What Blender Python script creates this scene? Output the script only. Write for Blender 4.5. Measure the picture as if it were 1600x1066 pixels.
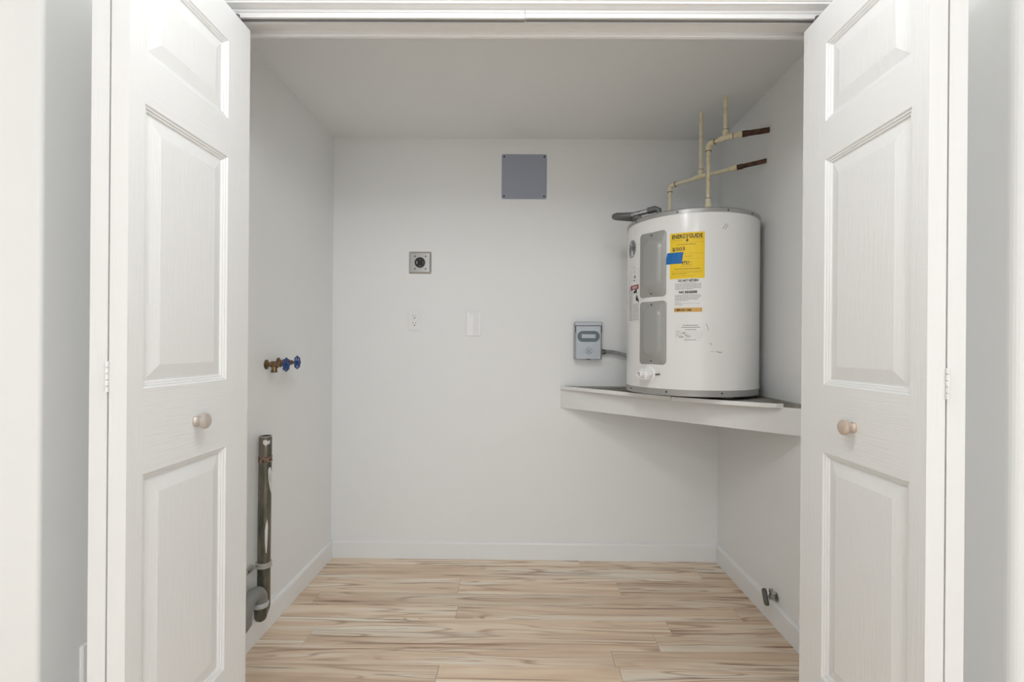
import bpy, math, random
from mathutils import Vector, Matrix
random.seed(7)
for o in list(bpy.data.objects): bpy.data.objects.remove(o)
S = bpy.context.scene
COL = S.collection
R = math.radians

# ------------------------------------------------------------------ camera
cd = bpy.data.cameras.new('camera'); cam = bpy.data.objects.new('camera', cd); COL.objects.link(cam)
cd.sensor_width = 36.0; cd.lens = 755.0 / 1600.0 * 36.0
cd.shift_x = -8.4 / 1600.0; cd.shift_y = 9.5 / 1600.0; cd.clip_start = 0.02
cam.matrix_world = Matrix.Translation((0, 0, 1.155)) @ (Matrix.Rotation(R(.43), 4, 'Z') @ Matrix.Rotation(R(90), 4, 'X') @ Matrix.Rotation(R(.45), 4, 'Z'))
S.camera = cam
# ------------------------------------------------------------------ world, lights, exposure
W = bpy.data.worlds.new('world'); S.world = W; W.use_nodes = True
W.node_tree.nodes['Background'].inputs[0].default_value = (.945, .985, 1.03, 1)
W.node_tree.nodes['Background'].inputs[1].default_value = 1.75
S.view_settings.view_transform = 'Standard'; S.view_settings.look = 'None'
S.view_settings.gamma = 1.0; S.view_settings.use_curve_mapping = False
S.view_settings.exposure = 0.06
LAMPS = [  # x, y, z, power, radius: ceiling lamps of the hall in front of the closet
    (-0.04, 0.68, 2.22, 13.5, 0.11),
    (0.15, -1.00, 2.27, 16, 0.14),
]

# ------------------------------------------------------------------ materials
MATS = {}
def srgb(r, g, b):
    f = lambda c: (c / 12.92) if c <= .04045 else ((c + .055) / 1.055) ** 2.4
    return (f(r / 255), f(g / 255), f(b / 255), 1)
def mat(name, col, rough=.5, metal=0.0, bump=0.0, bscale=60, vary=0.0, vscale=8, emit=0, spec=None, stretch=(1, 1, 1), coat=0.0):
    if name in MATS: return MATS[name]
    m = bpy.data.materials.new(name); m.use_nodes = True; MATS[name] = m
    nt = m.node_tree; b = nt.nodes['Principled BSDF']
    b.inputs['Base Color'].default_value = col; b.inputs['Roughness'].default_value = rough; b.inputs['Metallic'].default_value = metal
    if spec is not None: b.inputs['Specular IOR Level'].default_value = spec
    if coat: b.inputs['Coat Weight'].default_value = coat; b.inputs['Coat Roughness'].default_value = .08
    tc = nt.nodes.new('ShaderNodeTexCoord'); mp = nt.nodes.new('ShaderNodeMapping'); mp.inputs['Scale'].default_value = stretch
    nt.links.new(tc.outputs['Object'], mp.inputs['Vector'])
    if vary:
        n = nt.nodes.new('ShaderNodeTexNoise'); n.inputs['Scale'].default_value = vscale; n.inputs['Detail'].default_value = 4
        nt.links.new(mp.outputs[0], n.inputs['Vector'])
        mx = nt.nodes.new('ShaderNodeMix'); mx.data_type = 'RGBA'
        mx.inputs['A'].default_value = tuple(c * (1 - vary) for c in col[:3]) + (1,)
        mx.inputs['B'].default_value = tuple(min(1, c * (1 + vary)) for c in col[:3]) + (1,)
        nt.links.new(n.outputs['Fac'], mx.inputs['Factor']); nt.links.new(mx.outputs['Result'], b.inputs['Base Color'])
    if bump:
        n2 = nt.nodes.new('ShaderNodeTexNoise'); n2.inputs['Scale'].default_value = bscale; n2.inputs['Detail'].default_value = 3
        nt.links.new(mp.outputs[0], n2.inputs['Vector'])
        bp = nt.nodes.new('ShaderNodeBump'); bp.inputs['Strength'].default_value = bump; bp.inputs['Distance'].default_value = .002
        nt.links.new(n2.outputs['Fac'], bp.inputs['Height']); nt.links.new(bp.outputs[0], b.inputs['Normal'])
    if emit:
        b.inputs['Emission Color'].default_value = (1, .96, .9, 1); b.inputs['Emission Strength'].default_value = emit
    return m

def ramp_mat(name, scale, stops, rough=.5, metal=0.0, bump=.2, stretch=(1, 1, 1), detail=6, dist=0.0):
    m = bpy.data.materials.new(name); m.use_nodes = True; MATS[name] = m
    nt = m.node_tree; b = nt.nodes['Principled BSDF']; b.inputs['Roughness'].default_value = rough; b.inputs['Metallic'].default_value = metal
    tc = nt.nodes.new('ShaderNodeTexCoord'); mp = nt.nodes.new('ShaderNodeMapping'); mp.inputs['Scale'].default_value = stretch
    n = nt.nodes.new('ShaderNodeTexNoise'); n.inputs['Scale'].default_value = scale; n.inputs['Detail'].default_value = detail; n.inputs['Distortion'].default_value = dist
    cr = nt.nodes.new('ShaderNodeValToRGB'); e = cr.color_ramp.elements
    while len(e) < len(stops): e.new(.5)
    for k, (p, c) in enumerate(stops): e[k].position = p; e[k].color = c
    nt.links.new(tc.outputs['Object'], mp.inputs[0]); nt.links.new(mp.outputs[0], n.inputs['Vector'])
    nt.links.new(n.outputs['Fac'], cr.inputs[0]); nt.links.new(cr.outputs[0], b.inputs['Base Color'])
    bp = nt.nodes.new('ShaderNodeBump'); bp.inputs['Strength'].default_value = bump; bp.inputs['Distance'].default_value = .003
    nt.links.new(n.outputs['Fac'], bp.inputs['Height']); nt.links.new(bp.outputs[0], b.inputs['Normal'])
    return m

def wood_floor():
    m = bpy.data.materials.new('plank_wood'); m.use_nodes = True; MATS['plank'] = m
    nt = m.node_tree; N = nt.nodes; L = nt.links; b = N['Principled BSDF']
    tc = N.new('ShaderNodeTexCoord'); oi = N.new('ShaderNodeObjectInfo')
    mul = N.new('ShaderNodeVectorMath'); mul.operation = 'SCALE'; mul.inputs['Scale'].default_value = 37.0
    L.new(oi.outputs['Color'], mul.inputs[0])
    sep = N.new('ShaderNodeSeparateXYZ'); L.new(oi.outputs['Color'], sep.inputs[0]); rnd = sep.outputs[2]
    def coords(sx, sy):
        mp = N.new('ShaderNodeMapping'); mp.inputs['Scale'].default_value = (sx, sy, 1)
        L.new(tc.outputs['Object'], mp.inputs[0])
        ad = N.new('ShaderNodeVectorMath'); L.new(mp.outputs[0], ad.inputs[0]); L.new(mul.outputs[0], ad.inputs[1]); return ad.outputs[0]
    def noise(v, sc, det, dist=0, rough=.55):
        n = N.new('ShaderNodeTexNoise'); n.inputs['Scale'].default_value = sc; n.inputs['Detail'].default_value = det
        n.inputs['Distortion'].default_value = dist; n.inputs['Roughness'].default_value = rough; L.new(v, n.inputs['Vector']); return n.outputs['Fac']
    def ramp(f, stops):
        cr = N.new('ShaderNodeValToRGB'); e = cr.color_ramp.elements
        while len(e) < len(stops): e.new(.5)
        for k, (p, c) in enumerate(stops): e[k].position = p; e[k].color = c
        L.new(f, cr.inputs[0]); return cr.outputs[0]
    def mix(a, bb, f, mode='MIX'):
        x = N.new('ShaderNodeMix'); x.data_type = 'RGBA'; x.blend_type = mode
        for s, v in (('A', a), ('B', bb)):
            if isinstance(v, tuple): x.inputs[s].default_value = v
            else: L.new(v, x.inputs[s])
        if isinstance(f, float): x.inputs['Factor'].default_value = f
        else: L.new(f, x.inputs['Factor'])
        return x.outputs['Result']
    broad = noise(coords(1.1, 17), 1.0, 3, .5)
    base = ramp(broad, [(.30, srgb(218, 190, 164)), (.43, srgb(236, 211, 184)), (.54, srgb(246, 228, 205)), (.68, srgb(253, 245, 231))])
    # cathedral figure: contour lines of a slow field
    fld = noise(coords(.75, 10), 1.0, 1.2, .7)
    mm = N.new('ShaderNodeMath'); mm.operation = 'MULTIPLY'; mm.inputs[1].default_value = 20; L.new(fld, mm.inputs[0])
    fr = N.new('ShaderNodeMath'); fr.operation = 'PINGPONG'; fr.inputs[1].default_value = 1; L.new(mm.outputs[0], fr.inputs[0])
    lines = ramp(fr.outputs[0], [(0.0, (1, 1, 1, 1)), (.34, (0, 0, 0, 1))])
    gate = ramp(noise(coords(1.0, 7), 1.0, 2), [(.38, (.05, .05, .05, 1)), (.60, (.75, .75, .75, 1))])
    la = mix((0, 0, 0, 1), lines, gate)
    c1 = mix(base, srgb(172, 132, 100), la)
    # dark mineral streaks
    st = ramp(noise(coords(1.7, 48), 1.0, 4, .4), [(.58, (0, 0, 0, 1)), (.70, (.9, .9, .9, 1))])
    c2 = mix(c1, srgb(148, 106, 76), st)
    # fine fibre
    fb = ramp(noise(coords(6, 190), 1.0, 3), [(.3, (.93, .93, .93, 1)), (.7, (1.06, 1.06, 1.06, 1))])
    c3 = mix(c2, fb, .6, 'MULTIPLY')
    tone = ramp(rnd, [(0, (.88, .86, .835, 1)), (.5, (.97, .96, .95, 1)), (1, (1.05, 1.05, 1.04, 1))])
    c4 = mix(c3, tone, 1.0, 'MULTIPLY')
    L.new(c4, b.inputs['Base Color']); b.inputs['Roughness'].default_value = .42
    bp = N.new('ShaderNodeBump'); bp.inputs['Strength'].default_value = .12; bp.inputs['Distance'].default_value = .001
    L.new(noise(coords(6, 120), 1.0, 3), bp.inputs['Height']); L.new(bp.outputs[0], b.inputs['Normal'])
    return m
wood_floor()

def door_paint(name, stretch):
    m = bpy.data.materials.new(name); m.use_nodes = True; MATS[name] = m
    nt = m.node_tree; b = nt.nodes['Principled BSDF']
    b.inputs['Base Color'].default_value = (0.820, 0.825, 0.820, 1); b.inputs['Roughness'].default_value = .38
    tc = nt.nodes.new('ShaderNodeTexCoord'); mp = nt.nodes.new('ShaderNodeMapping'); mp.inputs['Scale'].default_value = stretch
    n = nt.nodes.new('ShaderNodeTexNoise'); n.inputs['Scale'].default_value = 1; n.inputs['Detail'].default_value = 2; n.inputs['Distortion'].default_value = .8
    bp = nt.nodes.new('ShaderNodeBump'); bp.inputs['Strength'].default_value = .55; bp.inputs['Distance'].default_value = .0013
    nt.links.new(tc.outputs['Object'], mp.inputs[0]); nt.links.new(mp.outputs[0], n.inputs['Vector'])
    nt.links.new(n.outputs['Fac'], bp.inputs['Height']); nt.links.new(bp.outputs[0], b.inputs['Normal'])
    return m
M_DOOR_V = door_paint('door_paint_vertical_grain', (60, 260, 9))
M_DOOR_H = door_paint('door_paint_horizontal_grain', (60, 9, 260))
M_WALL = mat('wall_paint', (.90, .908, .90, 1), .6, bump=.06, bscale=220)
M_CEIL = mat('ceiling_paint', (.90, .915, .915, 1), .75, bump=.08, bscale=160)
M_TRIM = mat('trim_paint', (.90, .905, .905, 1), .35, bump=.03, bscale=90)
M_SHELFP = mat('shelf_paint', (.85, .85, .84, 1), .45, bump=.15, bscale=70, vary=.03, vscale=25)
M_TRACK = mat('track_enamel', (.78, .78, .78, 1), .3)
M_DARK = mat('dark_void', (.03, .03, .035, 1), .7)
M_PLATEGREY = mat('grey_plate_paint', srgb(160, 166, 180), .5, bump=.05, bscale=120, vary=.03)
M_STEEL = mat('stainless_plate', (.62, .61, .59, 1), .28, .9, bump=.03, bscale=200)
M_BLACK = mat('black_plastic', (.015, .014, .014, 1), .35)
M_WPLASTIC = mat('white_plastic', (.93, .93, .92, 1), .25)
M_PAINTEDPLATE = mat('painted_plate', (.89, .895, .89, 1), .4)
M_BRUSHPAINT = mat('brushed_white_paint', (.97, .97, .97, 1), .35, bump=.1, bscale=100)
M_SLOT = mat('slot_grey', (.16, .16, .155, 1), .6)
M_ENAMEL = mat('heater_enamel', (.83, .828, .815, 1), .22, bump=.015, bscale=14, spec=.45)
M_CAPGREY = mat('heater_cap_grey', srgb(165, 165, 163), .33, .25, bump=.03, bscale=40)
M_COVER = mat('element_cover_grey', srgb(160, 160, 157), .26)
M_SCREW = mat('screw_dark', (.10, .10, .10, 1), .4, .6)
M_YELLOW = mat('label_yellow', srgb(240, 203, 8), .5)
M_INK = mat('label_ink', (.03, .026, .02, 1), .6)
M_BROWNINK = mat('label_fine_print', srgb(120, 96, 20), .6)
M_GREYINK = mat('label_grey_print', srgb(120, 120, 118), .6)
M_SCUFF = mat('scuff_grey', srgb(158, 158, 155), .5)
M_PAPER = mat('label_paper', (.80, .795, .785, 1), .45)
M_CLEAR = mat('label_film', (.815, .813, .80, 1), .22)
M_ORANGE = mat('label_orange', srgb(216, 168, 84), .5)
M_RED = mat('label_red', srgb(150, 48, 52), .5)
M_TAPE = mat('painters_tape_blue', srgb(8, 104, 176), .55, bump=.3, bscale=120, vary=.12, vscale=40)
M_EMBLEM = mat('emblem_dark', srgb(74, 76, 80), .35)
M_EMBLEML = mat('emblem_light', srgb(196, 197, 197), .35)
M_BRASS = ramp_mat('aged_brass', 60, [(.3, srgb(70, 58, 40)), (.55, srgb(128, 104, 74)), (.75, srgb(162, 128, 104))], .36, .75)
M_BLUE = mat('valve_blue', srgb(22, 62, 128), .3, vary=.25, vscale=60)
M_CPVC = ramp_mat('cream_pipe', 40, [(.3, srgb(226, 208, 160)), (.5, srgb(243, 233, 200)), (.75, srgb(248, 241, 216))], .4, 0, .05)
M_CEMENT = mat('pipe_cement_brown', srgb(150, 112, 56), .5)
M_COPPER = ramp_mat('aged_copper', 50, [(.25, srgb(58, 42, 36)), (.5, srgb(88, 64, 52)), (.8, srgb(124, 84, 66))], .45, .45, .08)
M_PIPE = ramp_mat('weathered_pipe', 26, [(.28, srgb(58, 58, 50)), (.42, srgb(92, 94, 82)), (.55, srgb(118, 112, 102)), (.68, srgb(128, 116, 106)), (.8, srgb(176, 176, 168))], .3, .55, .1, (1, 1, .28))
M_SOLDER = ramp_mat('rust_band', 120, [(.35, srgb(56, 42, 36)), (.5, srgb(122, 96, 82)), (.65, srgb(176, 152, 136))], .6, .2, .6)
M_PEEL = mat('peeling_white_paint', (.74, .74, .71, 1), .5, bump=.2, bscale=80)
M_GREYPVC = mat('grey_plastic_elbow', srgb(138, 138, 136), .55, bump=.2, bscale=60, vary=.12, vscale=30)
M_CHROME = mat('dull_chrome', (.42, .42, .40, 1), .25, .9, vary=.3, vscale=50)
M_ZINC = mat('strap_zinc', srgb(186, 184, 176), .4, .3, vary=.15, vscale=60)
M_GUNMETAL = mat('gunmetal', (.12, .12, .115, 1), .35, .7)
M_NICKEL = mat('satin_nickel', srgb(198, 188, 180), .34, .35, vary=.06, vscale=30)
M_NICKELW = mat('warm_nickel', srgb(204, 187, 172), .34, .3, vary=.08, vscale=30)
M_DISC = mat('disconnect_grey', srgb(164, 168, 173), .38, .45, bump=.05, bscale=90, vary=.06, vscale=12)
M_DISCDK = mat('disconnect_recess', srgb(92, 104, 108), .4, .3)
M_FLEX = mat('flex_metal', (.46, .46, .46, 1), .3, .85)
M_FLEXDK = mat('flex_sleeve', srgb(110, 112, 112), .4, .5)
M_PLY = ramp_mat('dirty_shelf_board', 14, [(.3, srgb(92, 86, 76)), (.5, srgb(150, 146, 136)), (.7, srgb(178, 174, 164))], .7, 0, .3)
M_LAMP = mat('lamp_glass', (.9, .88, .84, 1), .4, emit=.6)
M_HINGE = mat('hinge_painted', (.78, .78, .77, 1), .3, .2)

# ------------------------------------------------------------------ mesh builder
class MB:
    def __init__(s): s.v = []; s.f = []; s.mi = []; s.sm = []; s.cur = 0
    def add(s, vs, fs, smooth=False):
        o = len(s.v); s.v += [tuple(p) for p in vs]
        for f in fs: s.f.append([i + o for i in f]); s.mi.append(s.cur); s.sm.append(smooth)
    def box(s, a, b, bev=0.0):
        (x0, y0, z0), (x1, y1, z1) = a, b
        if bev <= 0:
            s.add([(x, y, z) for z in (z0, z1) for y in (y0, y1) for x in (x0, x1)],
                  [(0, 2, 3, 1), (4, 5, 7, 6), (0, 1, 5, 4), (2, 6, 7, 3), (0, 4, 6, 2), (1, 3, 7, 5)])
            return
        t = bev; vs = []; idx = {}
        for i, (X, sx) in enumerate(((x0, 1), (x1, -1))):
            for j, (Y, sy) in enumerate(((y0, 1), (y1, -1))):
                for k, (Z, sz) in enumerate(((z0, 1), (z1, -1))):
                    for ax in range(3):
                        p = [X + sx * t, Y + sy * t, Z + sz * t]; p[ax] = (X, Y, Z)[ax]
                        idx[i, j, k, ax] = len(vs); vs.append(tuple(p))
        fs = []
        for i in (0, 1):
            fs.append([idx[i, 0, 0, 0], idx[i, 1, 0, 0], idx[i, 1, 1, 0], idx[i, 0, 1, 0]])
            fs.append([idx[0, i, 0, 1], idx[1, i, 0, 1], idx[1, i, 1, 1], idx[0, i, 1, 1]])
            fs.append([idx[0, 0, i, 2], idx[1, 0, i, 2], idx[1, 1, i, 2], idx[0, 1, i, 2]])
        for i in (0, 1):
            for j in (0, 1):
                fs.append([idx[i, j, 0, 0], idx[i, j, 1, 0], idx[i, j, 1, 1], idx[i, j, 0, 1]])
                fs.append([idx[i, 0, j, 0], idx[i, 1, j, 0], idx[i, 1, j, 2], idx[i, 0, j, 2]])
                fs.append([idx[0, i, j, 1], idx[1, i, j, 1], idx[1, i, j, 2], idx[0, i, j, 2]])
                for k in (0, 1): fs.append([idx[i, j, k, 0], idx[i, j, k, 1], idx[i, j, k, 2]])
        s.add(vs, fs)
    def prism(s, pts, z0, z1):
        n = len(pts)
        s.add([(x, y, z0) for x, y in pts] + [(x, y, z1) for x, y in pts],
              [list(range(n))[::-1], list(range(n, 2 * n))] + [(i, (i + 1) % n, n + (i + 1) % n, n + i) for i in range(n)])
    def tube(s, pts, r, n=14, caps=True, closed=False, smooth=True):
        pts = [Vector(p) for p in pts]; m = len(pts)
        rs = r if isinstance(r, (list, tuple)) else [r] * m
        up = None; vs = []
        for i, p in enumerate(pts):
            if closed: t = (pts[(i + 1) % m] - pts[i - 1]).normalized()
            else: t = (pts[min(i + 1, m - 1)] - pts[max(i - 1, 0)]).normalized()
            if up is None:
                a = Vector((0, 0, 1)) if abs(t.z) < .9 else Vector((1, 0, 0)); up = (a - t * a.dot(t)).normalized()
            else: up = (up - t * up.dot(t)).normalized()
            sd = t.cross(up)
            for k in range(n):
                q = 2 * math.pi * k / n; vs.append(p + (up * math.cos(q) + sd * math.sin(q)) * rs[i])
        fs = []
        for i in range(m if closed else m - 1):
            j = (i + 1) % m
            for k in range(n): fs.append((i * n + k, i * n + (k + 1) % n, j * n + (k + 1) % n, j * n + k))
        s.add(vs, fs, smooth)
        if caps and not closed:
            o = len(s.v) - len(vs)
            s.f.append([o + k for k in range(n)][::-1]); s.mi.append(s.cur); s.sm.append(False)
            s.f.append([o + (m - 1) * n + k for k in range(n)]); s.mi.append(s.cur); s.sm.append(False)
    def lathe(s, prof, n=24, M=None, smooth=True):   # profile (radius, height) about local z
        M = M or Matrix.Identity(4); vs = []; fs = []
        for (r, h) in prof:
            for k in range(n):
                q = 2 * math.pi * k / n; vs.append(M @ Vector((r * math.cos(q), r * math.sin(q), h)))
        for i in range(len(prof) - 1):
            for k in range(n): fs.append((i * n + k, i * n + (k + 1) % n, (i + 1) * n + (k + 1) % n, (i + 1) * n + k))
        s.add(vs, fs, smooth); o = len(s.v) - len(vs)
        if prof[0][0] > 1e-5: s.f.append([o + k for k in range(n)][::-1]); s.mi.append(s.cur); s.sm.append(False)
        if prof[-1][0] > 1e-5: s.f.append([o + (len(prof) - 1) * n + k for k in range(n)]); s.mi.append(s.cur); s.sm.append(False)
    def build(s, name, mats, parent=None, loc=(0, 0, 0), fixn=True, sharp=R(38)):
        me = bpy.data.meshes.new(name); me.from_pydata(s.v, [], s.f); me.update()
        mats = mats if isinstance(mats, (list, tuple)) else [mats]
        for m in mats: me.materials.append(m)
        me.polygons.foreach_set('material_index', s.mi); me.polygons.foreach_set('use_smooth', s.sm)
        if fixn:
            import bmesh
            bm = bmesh.new(); bm.from_mesh(me); bmesh.ops.remove_doubles(bm, verts=bm.verts, dist=1e-6)
            bmesh.ops.recalc_face_normals(bm, faces=bm.faces)
            for e in bm.edges:
                if len(e.link_faces) == 2 and e.calc_face_angle(0) > sharp: e.smooth = False
            bm.to_mesh(me); bm.free()
        o = bpy.data.objects.new(name, me); COL.objects.link(o); o.location = loc
        if parent: o.parent = parent
        return o
def tag(o, label=None, cat=None, group=None, kind=None):
    if label: o['label'] = label
    if cat: o['category'] = cat
    if group: o['group'] = group
    if kind: o['kind'] = kind
    return o
def thing(name, label, cat, loc=(0, 0, 0), group=None, kind=None):
    o = bpy.data.objects.new(name, None); COL.objects.link(o); o.location = loc; o.empty_display_size = .05
    return tag(o, label, cat, group, kind)
def axis_matrix(p, d, spin=0):
    d = Vector(d).normalized()
    return Matrix.Translation(p) @ d.to_track_quat('Z', 'Y').to_matrix().to_4x4() @ Matrix.Rotation(spin, 4, 'Z')
def cyl(mb, p, q, r, n=16, smooth=True): mb.tube([p, q], r, n, smooth=smooth)
def arc(c, a, b, rad, n=8):   # quarter arc from c + a*rad to c + b*rad  (a, b unit, perpendicular)
    c = Vector(c); a = Vector(a); b = Vector(b)
    return [c + (a * math.cos(t) + b * math.sin(t)) * rad for t in [math.pi / 2 * i / n for i in range(n + 1)]]
def rrect(w, h, r, n=5):
    out = []
    for cx, cy, a0 in ((w / 2 - r, h / 2 - r, 0), (-w / 2 + r, h / 2 - r, 90), (-w / 2 + r, -h / 2 + r, 180), (w / 2 - r, -h / 2 + r, 270)):
        for i in range(n + 1):
            t = R(a0 + 90 * i / n); out.append((cx + r * math.cos(t), cy + r * math.sin(t)))
    return out
def plate(mb, f, rings):   # stacked outlines [(pts2d, depth)...] -> shell, f maps (u, v, d) to a point
    n = len(rings[0][0]); vs = [f(u, v, d) for pts, d in rings for u, v in pts]; fs = []
    for i in range(len(rings) - 1):
        for k in range(n): fs.append((i * n + k, i * n + (k + 1) % n, (i + 1) * n + (k + 1) % n, (i + 1) * n + k))
    fs.append([(len(rings) - 1) * n + k for k in range(n)])
    mb.add(vs, fs)

# ------------------------------------------------------------------ the shell
XL, XR, YB, ZC = -1.031, 1.076, 2.634, 2.289
HZ = 2.37     # hall ceiling
REAR_X = -1.5
def corner_poly(sgn, x, yc, b):
    pts = [(x, YB + .12)]
    for i in range(7):
        t = math.pi / 2 * i / 6
        pts.append((x + sgn * (b - b * math.cos(t)), yc + b - b * math.sin(t)))
    pts += [(sgn * 2.3, yc), (sgn * 2.3, yc + .12), (x + sgn * .12, yc + .12), (x + sgn * .12, YB + .12)]
    return pts
m = MB(); m.prism(corner_poly(-1, XL, 1.027, .010), -.05, HZ)
tag(m.build('wall_left', M_WALL), 'left wall of the closet with the hall corner beside the left folding door', 'wall', kind='structure')
m = MB(); m.prism(corner_poly(1, XR, 1.058, .022), -.05, HZ)
tag(m.build('wall_right', M_WALL), 'right wall of the closet behind the water heater, turning into the hall', 'wall', kind='structure')
m = MB(); m.box((XL, YB, -.05), (XR, YB + .12, HZ))
tag(m.build('wall_back', M_WALL), 'light grey back wall of the closet', 'wall', kind='structure')
m = MB(); m.box((XL, 1.385, ZC), (XR, YB, ZC + .08))
tag(m.build('ceiling', M_CEIL), 'flat grey ceiling inside the closet', 'ceiling', kind='structure')
m = MB(); m.box((-2.3, -3.4, HZ), (2.3, 1.40, HZ + .08))
tag(m.build('ceiling_hall', M_CEIL), 'white hall ceiling in front of the closet', 'ceiling', kind='structure')
HALL_R = -1.2      # the hall opens to a daylit room on the right of the camera
m = MB(); m.box((-2.42, -3.52, -.05), (REAR_X, -3.4, HZ)); tag(m.build('wall_hall_rear', M_WALL), 'hall wall behind the camera', 'wall', kind='structure')
for sg, nm in ((-1, 'wall_hall_left'), (1, 'wall_hall_right')):
    m = MB(); x0, x1 = sorted((sg * 2.3, sg * 2.42)); m.box((x0, -3.4 if sg < 0 else HALL_R, -.05), (x1, 1.15, HZ))
    tag(m.build(nm, M_WALL), 'hall side wall outside the view on the %s' % ('left' if sg < 0 else 'right'), 'wall', kind='structure')
JL, JR, JZ = -.846, .853, 2.0625
m = MB(); m.box((XL, 1.287, -.05), (JL - .018, 1.385, HZ)); m.box((JR + .018, 1.287, -.05), (XR, 1.385, HZ)); m.box((JL - .018, 1.287, JZ + .018), (JR + .018, 1.385, HZ))
tag(m.build('wall_front', M_WALL), 'closet front wall around the door opening', 'wall', kind='structure')
m = MB(); m.box((JL - .018, 1.274, 0), (JL, 1.388, JZ + .018)); m.box((JR, 1.274, 0), (JR + .018, 1.388, JZ + .018)); m.box((JL, 1.274, JZ), (JR, 1.388, JZ + .018))
tag(m.build('trim_1', M_TRIM), 'white painted jamb lining the closet opening', 'door frame', kind='structure')
m = MB(); m.box((JL - .07, 1.266, 0), (JL - .006, 1.287, JZ + .07), .003); m.box((JR + .006, 1.266, 0), (JR + .07, 1.287, JZ + .07), .003); m.box((JL - .006, 1.266, JZ + .005), (JR + .006, 1.287, JZ + .07), .003)
tag(m.build('trim_2', M_TRIM), 'white casing around the front of the closet opening', 'door casing', kind='structure')
m = MB(); m.box((JL - .05, 1.388, JZ - .0135), (JR + .05, 1.402, JZ + .06), .002)
tag(m.build('trim_3', M_TRIM), 'white strip along the inner edge of the closet header', 'trim', kind='structure')
# baseboards
def base(name, label, f, length):
    prof = [(0, 0), (.013, 0), (.013, .082), (.010, .090), (.004, .095), (0, .095)]
    m = MB(); n = len(prof); vs = [f(0, d, z) for d, z in prof] + [f(length, d, z) for d, z in prof]
    m.add(vs, [list(range(n)), list(range(n, 2 * n))] + [(i, (i + 1) % n, n + (i + 1) % n, n + i) for i in range(n)])
    tag(m.build(name, M_TRIM), label, 'baseboard', kind='structure')
base('baseboard_left', 'white baseboard along the left closet wall below the drain pipe', lambda t, d, z: (XL + d, 1.388 + t, z), YB - 1.388)
base('baseboard_right', 'white baseboard along the right closet wall below the corner shelf', lambda t, d, z: (XR - d, 1.388 + t, z), YB - 1.388)
base('baseboard_back', 'white baseboard along the back closet wall', lambda t, d, z: (XL + .013 + t, YB - d, z), XR - XL - .026)

# floor: a sub-floor with planks laid across the closet
m = MB(); m.box((-2.3, -3.4, -.05), (2.3, YB, -.006))
fl = tag(m.build('floor', mat('subfloor', srgb(150, 128, 106), .6, vary=.1)), 'pale striped wood plank floor running across the closet', 'floor', kind='structure')
rows = [(2.634, 2.556, [.321]), (2.556, 2.402, [.92]), (2.402, 2.262, [-.290, .478]), (2.262, 2.157, [-.93]), (2.157, 2.052, [-.270, .95]),
        (2.052, 1.955, [-.60 + 1.22]), (1.955, 1.844, [-.835, .541]), (1.844, 1.748, [.351]), (1.748, 1.636, [-.287, .362])]
y = 1.636
while y > .2:
    rows.append((y, y - .11, [random.uniform(-.9, -.2), random.uniform(.3, .95)])); y -= .11
prnd = random.Random(11)
for y1, y0, seams in rows:
    if y0 >= 1.37: xa, xb = XL, XR
    elif y0 >= 1.05: xa, xb = XL, XR
    else: xa, xb = -1.9, 1.9
    xs = [xa] + sorted(q for q in seams if xa + .05 < q < xb - .05) + [xb]
    for a, b in zip(xs[:-1], xs[1:]):
        g = .0005; lx = b - a - 2 * g; ly = y1 - y0 - 2 * g
        m = MB(); m.box((-lx / 2, -ly / 2, -.006), (lx / 2, ly / 2, 0), .0008)
        o = m.build('plank', MATS['plank'], fl, ((a + b) / 2, (y0 + y1) / 2, 0)); o.color = (prnd.random(), prnd.random(), prnd.random(), 1)
m = MB(); m.box((-2.3, -3.4, -.006), (2.3, y, -.0003))
m.build('plank_field', MATS['plank'], fl)
m = MB()
for s_, (xa, xb, ya, yb) in enumerate([(-2.3, -1.9, y, 1.05), (1.9, 2.3, y, 1.05)]): m.box((xa, ya, -.006), (xb, yb, -.0003))
m.build('plank_border', MATS['plank'], fl)

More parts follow.
